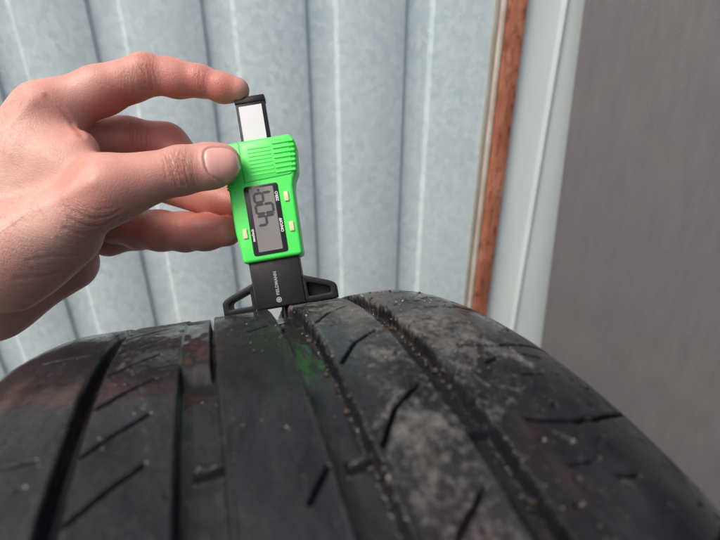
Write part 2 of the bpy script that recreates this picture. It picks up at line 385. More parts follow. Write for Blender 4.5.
# ------------------------------------------------------------------ grit lying on the tread
def build_grit():
    V = []; F = []; nrm = []
    ico = bmesh.new(); bmesh.ops.create_icosphere(ico, subdivisions=1, radius=1.0)
    iv = np.array([v.co[:] for v in ico.verts]); fi = np.array([[v.index for v in f.verts] for f in ico.faces]); ico.free()
    spots = []
    for _ in range(300):
        g = RNG.random()
        if g < 0.42: w = RNG.normal(0.0205 if RNG.random() < 0.6 else 0.0525, 0.0012); ph = RNG.uniform(61, 104); sz = RNG.uniform(0.00025, 0.0006)
        elif g < 0.62: w = RNG.normal(0.006, 0.009); ph = RNG.normal(77, 4); sz = RNG.uniform(0.00012, 0.00030)
        elif g < 0.8: w = RNG.uniform(-0.05, 0.09); ph = RNG.uniform(61, 92); sz = RNG.uniform(0.00015, 0.0004)
        else: w = RNG.normal(0.066, 0.009); ph = RNG.normal(72, 4); sz = RNG.uniform(0.0002, 0.0006)
        if ph > 84: sz *= 0.6
        spots.append((w, ph, sz))
    for _ in range(90):
        gi = RNG.choice([2, 3, 3], 1)[0]; a_, b_, _d = GR[gi]
        spots.append(((b_ - abs(RNG.normal(0, 1.1)) if RNG.random() < 0.75 else a_ + abs(RNG.normal(0, 0.8))) / 1000, RNG.normal(86, 8) if gi != 1 else RNG.normal(84, 5), RNG.uniform(0.0004, 0.0010)))
    w = np.array([s[0] for s in spots]); ph = np.array([s[1] for s in spots]); sz = np.array([s[2] for s in spots])
    r, _, _ = tread_r(w, ph); a = np.radians(ph)
    E = np.cos(a)[:, None] * TU + np.sin(a)[:, None] * TV
    Pc = w[:, None] * TA + (r + sz * 0.35)[:, None] * E + TC
    tone = []
    for k in range(len(spots)):
        q = iv * RNG.uniform(0.55, 1.25, iv.shape) * sz[k] * RNG.uniform(0.35, 1.7, 3)
        F.append(fi + k * len(iv)); V.append(q + Pc[k]); tone += [RNG.random() if k < 300 else RNG.random() * 0.3] * len(iv)
    me = np_mesh('grit', np.concatenate(V), np.concatenate(F)); attr(me, 'tone', tone); return me
M = Mat('grit_sand', (0.4, 0.36, 0.3), 0.85)
M.col(M.ramp(M.at('tone'), [(0.0, (0.022, 0.016, 0.012)), (0.5, (0.10, 0.075, 0.055)), (0.88, (0.19, 0.16, 0.13)), (1.0, (0.45, 0.43, 0.40))]))
tag(link('grit', build_grit(), M.m), 'sand grains and specks scattered over the tyre tread and groove edges', 'grit', kind='stuff')

# ------------------------------------------------------------------ tread depth gauge
GX = np.array([0.98458036, 0.10097994, 0.14284454]); GY = np.array([-0.01735235, 0.86891746, -0.49465274]); GE = np.array([-0.17407012, 0.48454669, 0.85727131])
GP = np.array([-0.0399593, 0.2149702, -0.1234671]) + CAMP
gm = Matrix(((GX[0], GY[0], GE[0], GP[0]), (GX[1], GY[1], GE[1], GP[1]), (GX[2], GY[2], GE[2], GP[2]), (0, 0, 0, 1)))
gauge = empty('tread_depth_gauge', gm)
tag(gauge, 'bright green and black digital tread depth gauge standing on the tyre', 'gauge')
mm = 0.001
def poly_prism(outline, y0, y1, bev=0.0, seg=2, hole=None, back_bev=True):
    """outline in mm (x,z) extruded from y0 (front) to y1; front edges bevelled; optional hole loop with the same count"""
    bm = bmesh.new()
    def ring(pts, y): return [bm.verts.new((x * mm, y * mm, z * mm)) for x, z in pts]
    o0 = ring(outline, y0); o1 = ring(outline, y1); n = len(outline)
    if hole:
        h0 = ring(hole, y0); h1 = ring(hole, y1)
        for i in range(n):
            j = (i + 1) % n
            bm.faces.new((o0[i], o0[j], h0[j], h0[i])); bm.faces.new((o1[j], o1[i], h1[i], h1[j]))
            bm.faces.new((o0[j], o0[i], o1[i], o1[j])); bm.faces.new((h0[i], h0[j], h1[j], h1[i]))
        ed = [e for e in bm.edges if (e.verts[0] in o0 and e.verts[1] in o0) or (e.verts[0] in h0 and e.verts[1] in h0) or (e.verts[0] in o1 and e.verts[1] in o1)]
    else:
        bm.faces.new(o0); bm.faces.new(o1[::-1])
        for i in range(n):
            j = (i + 1) % n; bm.faces.new((o0[j], o0[i], o1[i], o1[j]))
        ed = [e for e in bm.edges if (e.verts[0] in o0 and e.verts[1] in o0) or (back_bev and e.verts[0] in o1 and e.verts[1] in o1)]
    bmesh.ops.recalc_face_normals(bm, faces=bm.faces)
    if bev: bmesh.ops.bevel(bm, geom=ed, offset=bev * mm, segments=seg, affect='EDGES', profile=0.5)
    return bm
def rounded(pts, rad, n=4):
    """round the corners of a polygon given as (x, z) or (x, z, r)"""
    out = []; m = len(pts)
    for i in range(m):
        p = np.array(pts[i][:2], float); r = pts[i][2] if len(pts[i]) > 2 else rad
        a = np.array(pts[i - 1][:2], float) - p; b = np.array(pts[(i + 1) % m][:2], float) - p
        la, lb = np.linalg.norm(a), np.linalg.norm(b); a /= la; b /= lb
        if r <= 0: out.append(tuple(p)); continue
        d = min(r, la * 0.48, lb * 0.48)
        for k in range(n + 1):
            t = k / n; q = p + a * d * (1 - t) ** 2 + b * d * t ** 2
            out.append(tuple(q))
    return out
M = Mat('black_plastic', (0.008, 0.0085, 0.0105), 0.5, spec=0.22)
M.rgh(M.fac(M.noise(300, 3), 0.3, 0.7, 0.36, 0.52)); M.bump(M.noise(2600, 2), 0.10, 0.0004)
M.col(M.mix(M.fac(M.noise(160, 5, 0.7), 0.6, 0.8, 0, 0.12), (0.008, 0.0085, 0.0105), (0.10, 0.095, 0.09))); blackp = M.m
M = Mat('green_plastic', (0.05, 0.72, 0.10), 0.38)
M.col(M.mix(M.fac(M.noise(90, 4), 0.35, 0.7, 0, 0.5), (0.07, 0.80, 0.11), (0.095, 0.73, 0.14))); M.bump(M.noise(3000, 2), 0.10, 0.0004)
M.b.inputs['Subsurface Weight'].default_value = 0.15; M.b.inputs['Subsurface Radius'].default_value = (0.0006, 0.0015, 0.0006); M.b.inputs['Subsurface Scale'].default_value = 1.0
greenp = M.m
M = Mat('silver_label', (0.47, 0.49, 0.525), 0.35, 0.15); M.rgh(M.fac(M.noise(400, 4, 0.7), 0.3, 0.7, 0.3, 0.5)); silver = M.m
M = Mat('lcd_glass', (0.19, 0.185, 0.18), 0.28); M.col(M.ramp(M.noise(120, 2), [(0.3, (0.165, 0.16, 0.155)), (0.7, (0.20, 0.195, 0.19))])); lcdm = M.m
M = Mat('lcd_segment', (0.012, 0.013, 0.018), 0.4); segm = M.m
M = Mat('display_bezel', (0.010, 0.010, 0.011), 0.25); bezm = M.m
M = Mat('print_white', (0.75, 0.75, 0.75), 0.6); whitep = M.m
M = Mat('print_grey', (0.30, 0.31, 0.33), 0.6); greyp = M.m
M = Mat('button_rubber', (0.70, 0.66, 0.38), 0.5); M.col(M.ramp(M.noise(500, 3), [(0.3, (0.62, 0.60, 0.33)), (0.7, (0.76, 0.72, 0.47))])); butm = M.m
M = Mat('steel_probe', (0.10, 0.10, 0.105), 0.4, 0.8); steelm = M.m

# base: stem block and two open wings
base = bm_obj('base_stem', poly_prism(rounded([(-12.9, 0.1, 0.6), (12.7, 0.1, 0.6), (12.7, 26, 0), (-12.9, 26, 0)], 0.5), -6.2, 5.2, 0.7), blackp, gauge)
def wing(sg):
    o = rounded([(12.2, -0.1, 0.3), (29.4, -0.1, 1.2), (29.4, 7.3, 1.8), (26.6, 9.2, 2.0), (12.2, 14.7, 0.4)], 1.0)
    h = rounded([(14.6, 3.1, 0.8), (26.0, 3.1, 1.0), (26.0, 5.9, 1.0), (24.6, 6.9, 1.2), (14.6, 10.4, 0.9)], 1.0)
    o = [(sg * x, z) for x, z in o]; h = [(sg * x, z) for x, z in h]
    return bm_obj('base_wing', poly_prism(o, -5.4, 4.6, 0.55, 2, h), blackp, gauge)
wing(-1); wr = wing(1)
bm_obj('wing_web', poly_prism([(13.6, 2.4), (26.8, 2.4), (26.6, 6.9), (24.8, 8.0), (13.6, 11.6)], 0.6, 2.2, 0), blackp, wr)
bm = bmesh.new(); bmesh.ops.create_cone(bm, cap_ends=True, segments=20, radius1=1.0 * mm, radius2=1.25 * mm, depth=6.5 * mm, matrix=Matrix.Translation((0.6 * mm, -1.0 * mm, -2.2 * mm)))
bm_obj('probe_pin', bm, steelm, gauge)
# sliding blade with a silver label
blade = bm_obj('blade', poly_prism(rounded([(-7.4, 60), (8.2, 60), (8.2, 113.2, 0.8), (-7.4, 113.2, 0.8)], 0.3), -1.6, 2.4, 0.4), blackp, gauge)
bm = poly_prism(rounded([(-5.9, 66), (6.3, 66), (6.3, 108.6), (-5.9, 108.6)], 0.2), -1.78, -1.45, 0); bm_obj('silver_label', bm, silver, blade)
bm_obj('end_cap', poly_prism(rounded([(-7.7, 110.2), (8.5, 110.2), (8.5, 113.8, 1.0), (-7.7, 113.8, 1.0)], 0.4), -2.0, 3.0, 0.4), blackp, blade)
# green housing
out = rounded([(-15.2, 24.6, 2.0), (15.2, 24.6, 2.0), (16.2, 60.2, 1.2), (17.2, 64.6, 2.0), (19.8, 69.0, 2.0), (21.2, 83.6, 2.5), (18.8, 87.6, 2.0), (-14.4, 87.6, 2.0), (-15.2, 66, 1.5), (-16.6, 63.5, 1.0), (-16.6, 40.0, 3.0), (-15.6, 34.0, 2.0)], 1.5)
body = bm_obj('housing', poly_prism(out, -8.6, 6.5, 1.6, 4), greenp, gauge, 30)
# battery lid outline and grip ridges
bm_obj('battery_lid', poly_prism(rounded([(-7.4, 65.6), (16.6, 66.4, 1.2), (17.8, 71.0, 1.0), (17.9, 83.8, 1.5), (16.4, 86.2, 1.0), (-7.4, 86.2)], 0.5), -9.05, -8.0, 0.35, 2), greenp, body)
bm = poly_prism([(-8.15, 65.0), (-7.75, 65.0), (-7.75, 86.6), (-8.15, 86.6)], -8.66, -8.2, 0); bm_obj('lid_seam', bm, Mat('green_seam', (0.02, 0.34, 0.05), 0.6).m, body)
for k in range(7):
    z = 67.6 + k * 2.55; xr = 18.7 + min(k, 3) * 0.35
    bm_obj('grip_ridge', poly_prism(rounded([(9.0, z), (xr + 0.5, z), (xr + 0.5, z + 1.3), (9.0, z + 1.3)], 0.6), -9.55, -4.0, 0.45, 2), greenp, body)
for k in range(8):
    z = 68.3 + k * 1.95
    bm_obj('fine_ridge', poly_prism(rounded([(-3.8, z), (8.2, z), (8.2, z + 0.9), (-3.8, z + 0.9)], 0.4), -9.25, -8.9, 0.12, 1), greenp, body)
for k in range(4):
    z = 63.2 + k * 1.4
    bm_obj('grip_ridge', poly_prism(rounded([(-17.2, z), (-12.8, z), (-12.8, z + 0.7), (-17.2, z + 0.7)], 0.3), -8.95, -4.0, 0.25, 1), greenp, body)
# display
disp = bm_obj('display', poly_prism(rounded([(-9.0, 27.3, 1.6), (8.6, 27.3, 1.6), (8.6, 63.3, 1.6), (-9.0, 63.3, 1.6)], 1.6), -9.0, -8.3, 0.25), bezm, gauge)
bm_obj('lcd', poly_prism(rounded([(-6.2, 29.0), (6.0, 29.0), (6.0, 61.8), (-6.2, 61.8)], 0.4), -9.07, -8.8, 0), lcdm, disp)
def seg(x0, z0, x1, z1, t=1.3):
    a = Vector((x0, z0)); b = Vector((x1, z1)); d = (b - a).normalized(); n = Vector((-d.y, d.x)) * t / 2
    e = d * t / 2
    pts = [a, a + e + n, b - e + n, b, b - e - n, a + e - n]
    return poly_prism([(p.x, p.y) for p in pts], -9.14, -9.0, 0)
def digit(segs, z0, name='digit'):
    """a digit lying on its side: up is -x, reading upwards; z0 is its lower end"""
    xt, xm, xb = -4.2, 0.2, 4.5; zl, zr = z0, z0 + 4.6
    lines = {'a': (xt, zl, xt, zr), 'g': (xm, zl, xm, zr), 'd': (xb, zl, xb, zr), 'f': (xt, zl, xm, zl), 'e': (xm, zl, xb, zl), 'b': (xt, zr, xm, zr), 'c': (xm, zr, xb, zr)}
    bm = bmesh.new()
    for s in segs:
        b2 = seg(*lines[s]); tmp = bpy.data.meshes.new('t'); b2.to_mesh(tmp); b2.free(); bm.from_mesh(tmp); bpy.data.meshes.remove(tmp)
    bm_obj(name, bm, segm, disp)
digit('fgbc', 42.4); digit('abcdef', 48.4); digit('abcgf', 54.3)
b2 = seg(4.5, 47.3, 4.5, 48.1, 1.0); bm_obj('decimal_point', b2, segm, disp)
b2 = seg(-1.6, 59.6, -1.6, 61.6, 1.1); bm_obj('unit_mark', b2, segm, disp)
# buttons
for x, z in ((12.0, 55.2), (12.2, 39.5), (-11.6, 39.5)):
    bm_obj('button', poly_prism(rounded([(x - 1.15, z - 2.5), (x + 1.15, z - 2.5), (x + 1.15, z + 2.5), (x - 1.15, z + 2.5)], 0.5), -9.4, -8.2, 0.3, 2), butm, gauge)
# printed lettering, reading upwards
def lettering(text, size, x, z, y, material, parent, name='lettering', extrude=0.00002, bold=0.0):
    cu = bpy.data.curves.new(name, 'FONT'); cu.body = text; cu.size = size * mm; cu.align_x = 'CENTER'; cu.align_y = 'CENTER'; cu.extrude = extrude; cu.resolution_u = 3; cu.offset = bold * mm
    to = bpy.data.objects.new('tmp', cu); col.objects.link(to); dg = bpy.context.evaluated_depsgraph_get(); dg.update()
    me = bpy.data.meshes.new_from_object(to.evaluated_get(dg)); bpy.data.objects.remove(to); me.name = name
    me.transform(Matrix.Translation((x * mm, y * mm, z * mm)) @ Matrix.Rotation(math.radians(-90), 4, 'Y') @ Matrix.Rotation(math.radians(90), 4, 'X'))
    return link(name, me, material, parent)
lettering('ZERO', 2.0, 7.35, 56.0, -9.06, whitep, disp, bold=0.05)
lettering('ON/OFF', 2.0, 7.35, 41.0, -9.06, whitep, disp, bold=0.05)
lettering('mm/inch', 1.9, -7.65, 38.0, -9.06, whitep, disp, bold=0.05)
lettering('FIELDMANN', 2.25, -0.5, 12.4, -6.27, greyp, base, bold=0.05)
def disc(x, z, r0, r1, y, material, parent, name):
    n = 28; V = []; F = []
    for k in range(n):
        a = 2 * math.pi * k / n
        for r in (r0, r1): V.append(((x + r * math.cos(a)) * mm, y * mm, (z + r * math.sin(a)) * mm))
    for k in range(n): j = (k + 1) % n; F.append((2 * k, 2 * k + 1, 2 * j + 1, 2 * j))
    return link(name, np_mesh(name, V, F), material, parent)
disc(-0.5, 3.9, 0.95, 1.4, -6.27, greyp, base, 'emblem')
disc(-0.5, 3.9, 0.05, 0.68, -6.28, greyp, base, 'emblem')

# ------------------------------------------------------------------ hand: one continuous surface from a smooth distance field
def H(px, py, d, rp): return at(px, py, d), rp * d / FPX
def cone(p, A, B, n=None, sq=1.0):
    a, ra = A; b, rb = B
    ab = b - a; q = p - a; t = np.clip(q @ ab / (ab @ ab), 0, 1)
    q = q - t[:, None] * ab
    if n is not None: q = q + ((1 / sq - 1) * (q @ n))[:, None] * n
    return np.sqrt((q * q).sum(1)) - (ra + (rb - ra) * t)
def ball(p, A, n=None, sq=1.0):
    q = p - A[0]
    if n is not None: q = q + ((1 / sq - 1) * (q @ n))[:, None] * n
    return np.sqrt((q * q).sum(1)) - A[1]
def smin(a, b, k):
    h = np.maximum(k - np.abs(a - b), 0) / k
    return np.minimum(a, b) - h * h * k * 0.25
def smins(L, k):
    d = L[0]
    for x in L[1:]: d = smin(d, x, k)
    return d
vf = -c_f                                          # towards the viewer
def nv(*v): v = np.array(v, float); return v / np.linalg.norm(v)
th_n = nv(*(-c_f * 0.93 + c_u * 0.30 - c_r * 0.12))  # thumb nail normal

def hand_field(p):
    palm = smins([
        cone(p, H(46, 114, 0.241, 26), H(-75, 222, 0.232, 34)),
        cone(p, H(52, 140, 0.262, 27), H(-75, 238, 0.250, 36)),
        cone(p, H(60, 172, 0.280, 25), H(-72, 258, 0.264, 34)),
        cone(p, H(66, 206, 0.290, 24), H(-68, 280, 0.270, 32)),
        cone(p, H(66, 262, 0.274, 30), H(-10, 300, 0.256, 36)),
        cone(p, H(-10, 300, 0.256, 34), H(-90, 300, 0.240, 44)),
        cone(p, H(-80, 240, 0.234, 46), H(-330, 380, 0.236, 62)),
        cone(p, H(-80, 285, 0.240, 46), H(-330, 430, 0.240, 62)),
    ], 0.016)
    # thumb base: metacarpal, thenar, web
    tb = smins([
        cone(p, H(112, 189, 0.2215, 27.5), H(12, 252, 0.222, 36)),
        cone(p, H(12, 252, 0.222, 36), H(-80, 275, 0.228, 44)),
        cone(p, H(72, 240, 0.232, 24), H(10, 275, 0.230, 36)),
        cone(p, H(92, 170, 0.2270, 15), H(40, 160, 0.234, 26)),
        cone(p, H(62, 172, 0.2345, 25), H(-60, 230, 0.2300, 42)),
    ], 0.014)
    palm = smin(palm, tb, 0.018)
    web = cone(p, H(82, 146, 0.2335, 13), H(40, 150, 0.240, 22))
    palm = smin(palm, web, 0.010)
    # index
    ix = smins([
        cone(p, H(46, 112, 0.241, 26), H(100, 91, 0.246, 23.2)),
        cone(p, H(100, 91, 0.246, 23.2), H(146, 74.6, 0.2500, 19.6)),
        cone(p, H(146, 74.6, 0.2500, 19.6), H(172, 77.2, 0.2520, 17.4)),
        cone(p, H(172, 77.2, 0.2520, 17.4), H(200, 81.2, 0.2535, 15.0)),
        cone(p, H(200, 81.2, 0.2535, 14.8), H(237, 90, 0.2550, 12.2)),
        ball(p, H(133, 84, 0.2490, 16)), ball(p, H(179, 81, 0.2525, 16.4)), ball(p, H(222, 89, 0.2543, 14.0)),
    ], 0.0035)
    # middle
    md = smins([
        cone(p, H(52, 140, 0.262, 26), H(128, 139.5, 0.272, 21.5)),
        cone(p, H(128, 139.5, 0.272, 21.5), H(166, 145, 0.2785, 21)),
        cone(p, H(166, 145, 0.2785, 21), H(198, 177, 0.278, 19)),
        cone(p, H(198, 177, 0.278, 19), H(216, 197, 0.275, 17.5)),
        cone(p, H(216, 197, 0.275, 17.5), H(238, 206, 0.2680, 13.5)),
        cone(p, H(165, 188, 0.281, 15), H(215, 203, 0.275, 15)),
    ], 0.004)
    # ring
    rg = smins([
        cone(p, H(60, 172, 0.280, 24), H(116, 222, 0.288, 20)),
        cone(p, H(116, 222, 0.288, 21), H(140, 229, 0.284, 19.5)),
        cone(p, H(140, 229, 0.284, 19.5), H(185, 232, 0.2745, 19)),
        cone(p, H(185, 232, 0.2745, 19), H(226, 231, 0.2645, 15.5)),
        ball(p, H(205, 233, 0.2685, 17.6)), ball(p, H(160, 231, 0.279, 20)),
    ], 0.004)
    # little finger, curled behind the ring finger
    lt = smins([
        cone(p, H(66, 206, 0.290, 22), H(108, 238, 0.302, 17)),
        cone(p, H(108, 238, 0.302, 17), H(140, 234, 0.300, 15)),
        cone(p, H(140, 234, 0.300, 15), H(168, 230, 0.292, 13)),
    ], 0.004)
    # thumb
    tm = smins([
        cone(p, H(112, 189, 0.2215, 27.5), H(150, 178, 0.2260, 23.5)),
        cone(p, H(150, 178, 0.2260, 23.5), H(181, 170.5, 0.2300, 23.8)),
        cone(p, H(181, 170.5, 0.2300, 23.6), H(206, 166, 0.2328, 22.6), th_n, 0.86),
        cone(p, H(206, 166, 0.2328, 22.6), H(219.5, 164, 0.2342, 21.6), th_n, 0.78),
        ball(p, H(212, 168, 0.2352, 19.0)),
    ], 0.004)
    d = smin(palm, ix, 0.010)
    d = np.minimum(d, smin(palm, md, 0.008)); d = np.minimum(d, smin(palm, rg, 0.007)); d = np.minimum(d, smin(palm, lt, 0.007)); d = np.minimum(d, smin(palm, tm, 0.012))
    # tendons and hollows on the back of the hand
    return d

def surface_nets(field, lo, hi, h):
    lo = np.array(lo); n = np.ceil((np.array(hi) - lo) / h).astype(int) + 1
    c = 6; nc = (n + c - 1) // c + 1
    g = [lo[k] + np.arange(nc[k]) * h * c for k in range(3)]
    X = np.stack(np.meshgrid(*g, indexing='ij'), -1).reshape(-1, 3)
    fc = field(X).reshape(nc)
    N = nc * c
    near = np.abs(fc) < h * c * 2.0
    Fd = np.repeat(np.repeat(np.repeat(np.where(fc < 0, -1., 1.).astype(np.float32), c, 0), c, 1), c, 2)
    m = np.repeat(np.repeat(np.repeat(near, c, 0), c, 1), c, 2)
    idx = np.argwhere(m)
    vals = np.empty(len(idx), np.float32)
    for s in range(0, len(idx), 400000): vals[s:s + 400000] = field(lo + idx[s:s + 400000] * h)
    Fd[m] = vals
    ins = Fd < 0
    cs = [ins[i:N[0] - 1 + i, j:N[1] - 1 + j, k:N[2] - 1 + k] for i in (0, 1) for j in (0, 1) for k in (0, 1)]
    a = cs[0].copy(); o = cs[0].copy()
    for q in cs[1:]: a &= q; o |= q
    cell = np.argwhere(o & ~a)
    cid = -np.ones(np.array(ins.shape), np.int32); cid[tuple(cell.T)] = np.arange(len(cell))
    acc = np.zeros((len(cell), 3)); cnt = np.zeros(len(cell))
    cor = [(i, j, k) for i in (0, 1) for j in (0, 1) for k in (0, 1)]
    for A in cor:
        for B in cor:
            if sum(B) - sum(A) == 1 and sum(abs(x - y) for x, y in zip(A, B)) == 1:
                fa = Fd[tuple((cell + A).T)]; fb = Fd[tuple((cell + B).T)]
                s = (fa < 0) != (fb < 0); t = np.where(s, fa / np.where(s, fa - fb, 1), 0)
                acc[s] += (np.array(A) + t[:, None] * (np.array(B) - np.array(A)))[s]; cnt[s] += 1
    V = lo + (cell + acc / cnt[:, None]) * h
    Fs = []
    for ax in range(3):
        e = np.zeros(3, int); e[ax] = 1; b1 = (ax + 1) % 3; b2 = (ax + 2) % 3
        sl0 = [slice(1, -1)] * 3; sl1 = [slice(1, -1)] * 3; sl0[ax] = slice(0, -1); sl1[ax] = slice(1, None)
        x0 = ins[tuple(sl0)]; x1 = ins[tuple(sl1)]
        ed = np.argwhere(x0 != x1); of = np.ones(3, int); of[ax] = 0; ed = ed + of
        flip = ins[tuple(ed.T)]
        q1 = np.zeros(3, int); q1[b1] = -1; q2 = np.zeros(3, int); q2[b2] = -1
        quad = np.stack([cid[tuple((ed + q1 + q2).T)], cid[tuple((ed + q2).T)], cid[tuple(ed.T)], cid[tuple((ed + q1).T)]], 1)
        quad[~flip] = quad[~flip][:, ::-1]; Fs.append(quad)
    F = np.concatenate(Fs); F = F[(F >= 0).all(1)]
    return V, F
def vnormals(V, F):
    n = np.cross(V[F[:, 2]] - V[F[:, 0]], V[F[:, 3]] - V[F[:, 1]]); N = np.zeros_like(V)
    for k in range(4): np.add.at(N, F[:, k], n)
    return N / np.maximum(np.linalg.norm(N, axis=1), 1e-12)[:, None]
def build_hand():
    h = 0.00062
    V, F = surface_nets(hand_field, (-0.30, 0.14, 0.34), (-0.035, 0.33, 0.60), h)
    # carry the forearm on beyond the picture from the open end of the field
    ed = np.concatenate([F[:, [k, (k + 1) % 4]] for k in range(4)]); key = np.sort(ed, 1); key = key[:, 0].astype(np.int64) * len(V) + key[:, 1]
    _, first, cnt = np.unique(key, return_index=True, return_counts=True); be = ed[first[cnt == 1]]
    be = be[(V[be[:, 0], 0] < -0.297) & (V[be[:, 1], 0] < -0.297)]
    bv = np.unique(be); idx = -np.ones(len(V), int); idx[bv] = np.arange(len(bv))
    cen = V[bv].mean(0); fd = nv(*(at(-330, 405, 0.238) - at(-80, 262, 0.237))); prev = bv; nV = [V]; nF = [F]; tot = len(V)
    for L_, sc in ((0.004, 1.0), (0.012, 1.01), (0.03, 1.03), (0.06, 1.07), (0.10, 1.12), (0.15, 1.17), (0.20, 1.20), (0.21, 1.12), (0.213, 0.6), (0.213, 0.01)):
        nV.append(cen + (V[bv] - cen) * sc + fd * L_); cur = tot + np.arange(len(bv)); tot += len(bv)
        a_, b_ = idx[be[:, 0]], idx[be[:, 1]]; nF.append(np.stack([prev[b_], prev[a_], cur[a_], cur[b_]], 1)); prev = cur
    V = np.concatenate(nV); F = np.concatenate(nF)
    N = vnormals(V, F)
    # --- brush strokes snapped onto the skin
    q = V - CAMP; dz = q @ c_f; PX = 360 + FPX * (q @ c_r) / dz; PY = 270 - FPX * (q @ c_u) / dz
    facing = (N * (q / np.linalg.norm(q, axis=1)[:, None])).sum(1) < -0.05
    fi = np.where(facing)[0]
    def snap(px, py):
        d = np.hypot(PX[fi] - px, PY[fi] - py); c = fi[d < 2.2]
        if len(c) == 0: c = fi[[d.argmin()]]
        return V[c[dz[c].argmin()]]
    disp = np.zeros(len(V))
    def sdist(pts, reach):
        P = [snap(*p) for p in pts]
        lo = np.min(P, 0) - reach; hi = np.max(P, 0) + reach
        m = np.where(((V > lo) & (V < hi)).all(1))[0]; dm = np.full(len(m), 9.0)
        for A, B in zip(P[:-1], P[1:]):
            ab = B - A; t = np.clip((V[m] - A) @ ab / (ab @ ab + 1e-12), 0, 1); dm = np.minimum(dm, np.linalg.norm(V[m] - A - t[:, None] * ab, axis=1))
        return m, dm
    def crease(pts, wd, dp, lip=0.3):
        dp = dp * (0.5 if dp > 0 else 1)
        wd *= mm; dp *= mm; m, d = sdist(pts, wd * 5)
        disp[m] += -dp * np.exp(-(d / wd) ** 2) + dp * lip * np.exp(-((d - 2.2 * wd) / wd) ** 2)
    def bulge(px, py, rad, amt):
        c = snap(px, py); d = np.linalg.norm(V - c, axis=1); disp[:] += amt * mm * np.exp(-(d / (rad * mm)) ** 2)
    bulge(38, 92, 7, 1.0); bulge(148, 60, 6, 0.6)
    bulge(178, 170, 8, 0.5); bulge(62, 235, 13, 1.6); bulge(100, 185, 8, 0.8)
    bulge(70, 165, 9, -1.2); bulge(20, 165, 12, -0.9); bulge(60, 190, 10, -0.5)
    # tendon of the thumb and of the index
    crease([(15, 215), (50, 200), (95, 182)], 3.2, -0.7, 0.0); crease([(-20, 150), (10, 122), (34, 100)], 3.0, -0.5, 0)
    # thumb knuckle folds
    for pts, w_, d_ in (([(176, 150), (173, 160), (174, 172), (178, 186)], 0.55, 0.34), ([(183, 149), (180, 160), (181, 172), (185, 187)], 0.55, 0.36), ([(189, 150), (187, 160), (188, 172), (190, 184)], 0.45, 0.28),
                        ([(168, 154), (166, 166), (168, 180)], 0.5, 0.2), ([(195, 152), (194, 164), (195, 178)], 0.45, 0.16), ([(178, 158), (184, 162), (190, 159)], 0.4, 0.18), ([(175, 166), (181, 169), (188, 167)], 0.4, 0.2), ([(177, 177), (184, 176), (189, 179)], 0.4, 0.18)):
        crease(pts, w_, d_)
    # folds where the thumb meets the heel of the hand
    for pts, w_, d_ in (([(70, 220), (88, 227), (104, 227), (118, 219)], 0.8, 0.55), ([(74, 212), (92, 219), (108, 219), (122, 211)], 0.7, 0.42), ([(66, 229), (86, 236), (104, 236), (116, 229)], 0.8, 0.5), ([(80, 206), (98, 211), (114, 209)], 0.6, 0.25),
                        ([(60, 238), (80, 245), (100, 245)], 0.8, 0.35), ([(90, 240), (105, 240), (114, 235)], 0.6, 0.3), ([(30, 262), (52, 258), (80, 256)], 1.0, 0.3), ([(18, 280), (45, 278), (72, 270)], 1.2, 0.4)):
        crease(pts, w_, d_)
    # fold between web and index
    crease([(50, 98), (62, 108), (74, 121), (82, 134)], 1.2, 0.7, 0.5)
    # index: creases on the side of each joint
    for pts, w_, d_ in (([(150, 66), (152, 76), (154, 90)], 0.6, 0.34), ([(156, 70), (158, 80), (159, 94)], 0.5, 0.22), ([(144, 66), (146, 76), (147, 90)], 0.5, 0.2), ([(201, 70), (201, 79), (202, 92)], 0.5, 0.34), ([(206, 76), (206, 84), (206, 92)], 0.4, 0.16),
                        ([(122, 78), (136, 80), (150, 76)], 0.45, 0.12), ([(118, 86), (134, 89), (148, 84)], 0.45, 0.12), ([(164, 80), (176, 74), (190, 72)], 0.4, 0.12), ([(100, 84), (112, 88), (124, 92)], 0.5, 0.14)):
        crease(pts, w_, d_)
    for x in (136, 140, 145, 150, 155): crease([(x, 55.5), (x + 1.0, 58.5), (x + 1.5, 62)], 0.4, 0.22)
    for x in (132, 136, 141): crease([(x, 122), (x + 2, 128)], 0.4, 0.2)
    crease([(172, 216), (175, 224), (175, 238)], 0.6, 0.25); crease([(128, 214), (131, 226), (131, 240)], 0.6, 0.3)
    # skin looseness
    Dp = np.clip(disp, -0.9 * mm, 2.2 * mm)
    # --- thumb nail
    nc = snap(222.5, 160.5); ax = nv(*(at(238, 161.5, 0.2350) - at(206, 166, 0.2328))); nn = nv(*(th_n - ax * (th_n @ ax))); wx = np.cross(nn, ax)
    L = V - nc; u = (L @ ax) / mm; v = (L @ wx) / mm; wv = (L @ nn) / mm
    uu = u - 0.0; hw = 7.2
    fr = np.where(uu > 0, (np.abs(uu) / 8.2) ** 3.0, (np.abs(uu) / 7.2) ** 3.0) + (np.abs(v) / hw) ** 3.0
    near = (np.abs(u) < 16) & (np.abs(v) < 14) & (wv > -9) & ((N @ nn) > -0.1)
    sd_ = np.where(near, (fr ** (1 / 3.1) - 1) * 8.0, 9.0)
    nail = 1 - sstep(-0.25, 0.25, sd_)
    fold = np.exp(-((sd_ - 0.15) / 0.42) ** 2) * np.where(near, 1, 0)
    wall_ = np.exp(-((sd_ - 1.3) / 0.9) ** 2) * np.where(near, 1, 0) * sstep(7, 1, u)
    tgt = -0.045 * v ** 2 - 0.010 * np.maximum(u, 0) ** 2 + 0.15
    Dn = nail * 0.12 * mm * sstep(9, 4, u) - 0.42 * mm * fold + 0.34 * mm * wall_
    V = V + N * (Dp + Dn)[:, None]
    # --- colour masks
    red = np.zeros(len(V)); pale = np.zeros(len(V))
    def blot(px, py, rad, amt, arr):
        c = snap(px, py); d = np.linalg.norm(V - c, axis=1); arr += amt * np.exp(-(d / (rad * mm)) ** 2)
